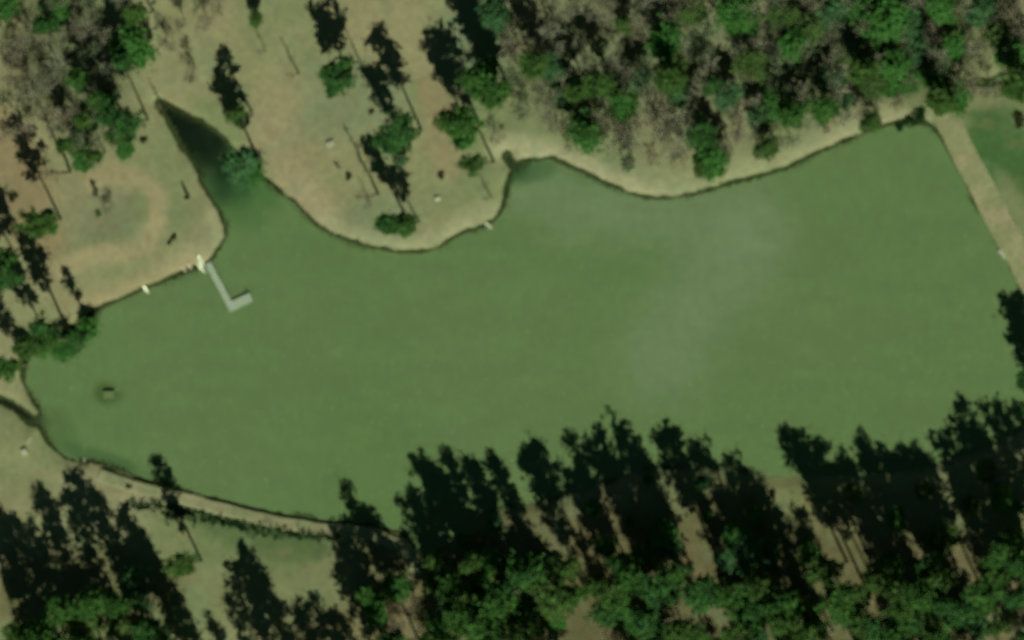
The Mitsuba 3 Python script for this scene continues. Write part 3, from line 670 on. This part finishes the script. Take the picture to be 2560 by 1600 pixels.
# dark weeds along the ditch below the south track
rng = np.random.default_rng(9)
wl = LineString(pts([(330, 1262), (391, 1266), (460, 1280), (560, 1303), (640, 1321), (751, 1333), (850, 1345)]))
wp = []
for s in np.arange(0, wl.length, 0.16):
    q = np.array(wl.interpolate(s).coords[0]) + rng.normal(0, 0.7 + 0.5 * math.sin(s / 9) ** 2, 2)
    wp.append(q)
wp = np.array(wp)
wp = np.repeat(wp, 9, 0) + rng.normal(0, 0.32, (len(wp) * 9, 2))
wz = land_height(wp[:, 0], wp[:, 1]) + rng.uniform(0.02, 0.45, len(wp))
stuff('weeds', 'band of dark green weeds along the foot of the south track', 'weeds', mikit.ply(sprays(np.column_stack([wp, wz]), 0.22, rng), WEED))

# reeds and rank grass along the water's edge, in clumps
rng = np.random.default_rng(12)
ring = LAKE.exterior
rp = []
for s in np.arange(0, ring.length, 0.5):
    q = np.array(ring.interpolate(s).coords[0])
    thick = meshkit.noise(np.array([[s / 6.0, 2.0, 0]]), 9)[0]
    if thick > 0.46:
        n = int(22 * (thick - 0.40))
        rp.append(q + rng.normal(0, 0.55, (n, 2)))
rp = np.vstack(rp)
rz = np.maximum(land_height(rp[:, 0], rp[:, 1]), 0) + rng.uniform(0.02, 0.5, len(rp))
REED = leaf_bsdf('reed_blades', (0.050, 0.080, 0.028), (0.120, 0.140, 0.060), 0.7)
stuff('reeds', 'ragged olive reeds and rank grass along the edge of the lake', 'reeds', mikit.ply(sprays(np.column_stack([rp, rz]), 0.20, rng, 0.3), REED))

# ------------------------------------------------------------------ dock
def box(sx, sy, sz, at=(0, 0, 0), rot=0.0, bevel=0.0):
    m = trimesh.creation.box((sx, sy, sz))
    if rot:
        m.apply_transform(trimesh.transformations.rotation_matrix(rot, [0, 0, 1]))
    m.apply_translation(at)
    return np.array(m.vertices), np.array(m.faces)


DZ = 0.62
dock = thing('dock', 'weathered grey L-shaped wooden dock reaching into the lake', 'dock')


def deck_run(a, b, width, name):
    a, b = np.array(a), np.array(b)
    L, ang = np.linalg.norm(b - a), math.atan2(*(b - a)[::-1])
    e, n = (b - a) / L, np.array([-(b - a)[1], (b - a)[0]]) / L
    boards, k, rg = [], int(L / 0.28), np.random.default_rng(int(L * 100))
    for i in range(k):
        c = a + e * (i + 0.5) * L / k
        boards.append(box(L / k - 0.025, width + rg.uniform(-0.04, 0.04), 0.045, (*(c + n * rg.uniform(-0.02, 0.02)), DZ + rg.uniform(-0.006, 0.006)), ang))
    kk = part(dock, name, mikit.ply(join(boards), 'weathered_wood'))
    labels[kk] = {'kind': 'stuff'}
    for s in (-1, 1):
        part(dock, 'beam', mikit.ply(box(L - 0.1, 0.10, 0.22, (*((a + b) / 2 + n * s * (width / 2 - 0.18)), DZ - 0.135), ang), 'grey_post'))
    for t in np.linspace(0.12, 0.97, max(3, int(L / 3))):
        for s in (-1, 1):
            q = a + e * L * t + n * s * (width / 2 + 0.05)
            part(dock, 'post', mikit.ply(tube([[*q, -1.4], [*q, DZ + 0.12]], 0.09, 8), 'grey_post'))


p0, p1, p2 = ground_at(521, 660, DZ), ground_at(577, 765, DZ), ground_at(628, 742, DZ)
e01 = (p1 - p0) / np.linalg.norm(p1 - p0)
deck_run(p0 - e01 * 0.3, p1 - e01 * 0.2, 1.85, 'walkway_boards')
e12 = (p2 - p1) / np.linalg.norm(p2 - p1)
deck_run(p1 - e12 * 0.98 + e01 * 0.2, p2, 2.6, 'platform_boards')
lad = ground_at(618, 735, DZ)  # unseen ladder, added for the dark shadow it throws beside the platform
part(dock, 'added_ladder', mikit.ply(join([tube([[lad[0] + s * 0.25 * e12[0], lad[1] + s * 0.25 * e12[1], -0.6], [lad[0] + s * 0.25 * e12[0], lad[1] + s * 0.25 * e12[1], DZ + 1.1]], 0.05, 6) for s in (-1, 1)] +
                                    [tube([[lad[0] - 0.25 * e12[0], lad[1] - 0.25 * e12[1], z], [lad[0] + 0.25 * e12[0], lad[1] + 0.25 * e12[1], z]], 0.035, 5) for z in (-0.3, 0.05, 0.4, 0.9, 1.3, 1.65)]), 'grey_post'))


# ------------------------------------------------------------------ boats
def hull_mesh(L, W, D, square=0.0):
    """An open hull: outer skin, gunwale and inner skin in one surface. square: width of the stern, 0 for a canoe."""
    n, m = 15, 9
    outer, inner = [], []
    for i in range(n):
        t = i / (n - 1) * 2 - 1
        w = W / 2 * max((1 - abs(t) ** 2.4), 0.03) if t < 0 or not square else W / 2 * (1 - (1 - square) * t ** 2)
        rise = 0.22 * D * abs(t) ** 3
        for out, k, th in ((outer, 1.0, 0), (inner, 0.90, 0.03)):
            for j in range(m):
                a = math.pi * j / (m - 1)
                out.append((t * L / 2 * (1 if k == 1 else 0.96), -math.copysign(abs(math.cos(a)) ** 0.7, math.cos(a)) * w * k, D + rise - (D - th) * math.sin(a) ** 0.6 * (1 - 0.35 * abs(t) ** 4)))
    v = np.array(outer + inner)
    f = []
    for base, flip in ((0, False), (n * m, True)):
        for i in range(n - 1):
            for j in range(m - 1):
                q = [base + i * m + j, base + (i + 1) * m + j, base + (i + 1) * m + j + 1, base + i * m + j + 1]
                q = q[::-1] if flip else q
                f += [[q[0], q[1], q[2]], [q[0], q[2], q[3]]]
    o = n * m
    for i in range(n - 1):
        for j in (0, m - 1):
            f += [[i * m + j, (i + 1) * m + j, o + i * m + j], [(i + 1) * m + j, o + (i + 1) * m + j, o + i * m + j]]
    for i in (0, n - 1):
        for j in range(m - 1):
            f += [[i * m + j, i * m + j + 1, o + i * m + j], [i * m + j + 1, o + i * m + j + 1, o + i * m + j]]
    return v, np.array(f)


def boat(name, label, cat, a, b, W, D, mat, square=0.0, z=None, group=None):
    a, b = ground_at(*a, 0.6), ground_at(*b, 0.6)
    c, L = (a + b) / 2, float(np.linalg.norm(b - a))
    k = thing(name, label, cat, group)
    za = max(float(land_height([a[0]], [a[1]])[0]), -0.08) if z is None else z
    zb = max(float(land_height([b[0]], [b[1]])[0]), -0.08) if z is None else z
    ang = math.degrees(math.atan2(*(b - a)[::-1]))
    m = T().translate([*map(float, c), (za + zb) / 2 + 0.05]).rotate([0, 0, 1], ang).rotate([0, 1, 0], -math.degrees(math.atan2(zb - za, L)))
    part(k, 'hull', {**mikit.ply(hull_mesh(L, W, D, square), mat, smooth=40), 'to_world': m})
    for x in (-0.22, 0.2):
        part(k, 'seat', {**mikit.ply(box(0.26, W * 0.80, 0.03, (x * L, 0, D * 0.72)), mat if 'cream' in mat else 'white_paint'), 'to_world': m})
    return k


boat('rowboat', 'bright white rowboat pulled up on the bank at the foot of the dock', 'boat', (498, 634), (507, 669), 1.25, 0.45, 'white_paint', 0.75)
boat('canoe', 'white canoe lying across the waterline against the rowboat by the dock', 'canoe', (493, 658), (513, 684), 0.95, 0.38, 'white_paint')
boat('kayak', 'cream kayak on the bank nearest the white rowboat', 'kayak', (471, 655), (478, 676), 0.85, 0.32, 'cream_plastic')
boat('kayak', 'cream kayak on the bank farther from the dock', 'kayak', (452, 661), (466, 682), 0.75, 0.32, 'cream_plastic')
boat('canoe', 'white canoe alone on the shore west of the dock', 'canoe', (357, 711), (371, 735), 0.95, 0.36, 'white_paint')
boat('dinghy', 'small pale dinghy nosed onto the point of the peninsula', 'boat', (1211, 555), (1229, 572), 0.95, 0.36, 'pale_stone', 0.7)

# ------------------------------------------------------------------ other small things
def at(px, py, z=0.8):
    g = ground_at(px, py, z)
    return float(g[0]), float(g[1]), float(land_height([g[0]], [g[1]])[0])


x, y, z = at(829, 359)
tb = thing('picnic_table', 'whitish picnic table on the grass in the middle of the peninsula', 'picnic table')
m = T().translate([x, y, z]).rotate([0, 0, 1], 22)
part(tb, 'tabletop', {**mikit.ply(join([box(2.3, 0.17, 0.05, (0, o, 0.76)) for o in (-0.38, -0.19, 0, 0.19, 0.38)]), 'pale_stone'), 'to_world': m})
for s in (-1, 1):
    part(tb, 'bench', {**mikit.ply(join([box(2.3, 0.16, 0.05, (0, s * 0.68, 0.45)), box(2.3, 0.16, 0.05, (0, s * 0.86, 0.45))]), 'pale_stone'), 'to_world': m})
    part(tb, 'frame', {**mikit.ply(join([box(0.09, 1.8, 0.09, (s * 0.8, 0, 0.38)), box(0.08, 0.9, 0.08, (s * 0.8, 0, 0.69)), tube([[s * 0.8, -0.75, -0.05], [s * 0.8, -0.3, 0.72]], 0.05, 5), tube([[s * 0.8, 0.75, -0.05], [s * 0.8, 0.3, 0.72]], 0.05, 5)]), 'grey_post'), 'to_world': m})


def boulder(px, py, r, h, label, seed):
    ico = trimesh.creation.icosphere(3, 1.0)
    v = np.array(ico.vertices)
    v = v * (0.75 + 0.5 * meshkit.noise(v * 1.7 + 5 * seed, seed))[:, None] * [r, r * 0.85, h]
    x, y, z = at(px, py)
    k = thing('boulder', label, 'boulder')
    scene[k] = {**mikit.ply((v, np.array(ico.faces)), 'pale_stone', smooth=True), 'to_world': T().translate([x, y, z + h * 0.2])}


boulder(1095, 496, 0.95, 0.6, 'pale round boulder on the east side of the peninsula', 2)
x, y, z = at(65, 1130)
bx = thing('bin', 'pale square wooden bin on the grass below the creek', 'bin')
m = T().translate([x, y, z]).rotate([0, 0, 1], 30)
part(bx, 'body', {**mikit.ply(join([box(1.5, 0.08, 0.8, (0, 0.72, 0.4)), box(1.5, 0.08, 0.8, (0, -0.72, 0.4)), box(0.08, 1.36, 0.8, (0.71, 0, 0.4)), box(0.08, 1.36, 0.8, (-0.71, 0, 0.4))]), 'pale_stone'), 'to_world': m})
part(bx, 'lid', {**mikit.ply(join([box(0.38, 1.62, 0.04, (o, 0, 0.83)) for o in (-0.6, -0.2, 0.2, 0.6)]), 'pale_stone'), 'to_world': m})


def plank(px, py, L, W, deg, label):
    x, y, z = at(px, py)
    k = thing('plank', label, 'plank')
    scene[k] = {**mikit.ply(join([box(L, W / 2 - 0.03, 0.06, (0, W / 4, 0.1)), box(L, W / 2 - 0.03, 0.06, (0, -W / 4, 0.1)), box(0.1, W * 0.95, 0.08, (L * 0.3, 0, 0.03)), box(0.1, W * 0.95, 0.08, (-L * 0.3, 0, 0.03))]), 'pale_stone'), 'to_world': T().translate([x, y, max(z, 0.05)]).rotate([0, 0, 1], deg)}


plank(74, 1101, 2.2, 0.5, 50, 'pale plank lying above the square bin near the creek mouth')
plank(208, 1153, 1.6, 0.7, 70, 'pale plank at the water edge of the southwest shore')
x, y, z = at(2506, 636)
out = thing('concrete_outlet', 'pale concrete outlet slab on the lake side of the east dam', 'concrete outlet')
m = T().translate([x, y, 0.42]).rotate([0, 0, 1], -48)
part(out, 'slab', {**mikit.ply(box(3.0, 0.9, 0.5), 'concrete'), 'to_world': m})
for s in (-1, 1):
    part(out, 'kerb', {**mikit.ply(box(3.0, 0.12, 0.2, (0, s * 0.51, 0.32)), 'concrete'), 'to_world': m})
x, y, z = at(272, 987, 0.8)
raft = thing('raft', 'low mossy raft floating in the west end of the lake', 'raft')
m = T().translate([x, y, 0]).rotate([0, 0, 1], 4)
part(raft, 'deck', {**mikit.ply(join([box(3.1 / 9 - 0.03, 2.1, 0.06, ((i - 4) * 3.1 / 9, 0, 0.82)) for i in range(9)]), 'raft_boards'), 'to_world': m})
part(raft, 'skirt', {**mikit.ply(join([box(3.0, 0.06, 0.5, (0, s * 1.0, 0.53)) for s in (-1, 1)] + [box(0.06, 1.94, 0.5, (s * 1.47, 0, 0.53)) for s in (-1, 1)]), 'dark_float'), 'to_world': m})
for s in (-1, 1):
    part(raft, 'float', {**mikit.ply(tube([[-1.4, s * 0.7, 0.12], [-1.35, s * 0.7, 0.12], [1.35, s * 0.7, 0.12], [1.4, s * 0.7, 0.12]], [0.05, 0.27, 0.27, 0.05], 12), 'dark_float', smooth=40), 'to_world': m})
la, lb = at(836, 404), at(853, 421)
lg = thing('log', 'dark fallen log on the grass west of the dead tree on the peninsula', 'log')
d = np.array(lb) - np.array(la)
scene[lg] = mikit.ply(join([tube([np.array(la) + d * t + [0.12 * math.sin(t * 7), 0, 0.22] for t in np.linspace(0, 1, 6)], [0.10, 0.30, 0.28, 0.26, 0.22, 0.08], 8), tube([np.array(la) + d * 0.5 + [0, 0, 0.2], np.array(la) + d * 0.5 + [0.7, 0.5, 0.5]], [0.1, 0.04], 5)]), 'dead_wood', smooth=50)
print('things', len(labels), 'entries', len(scene))
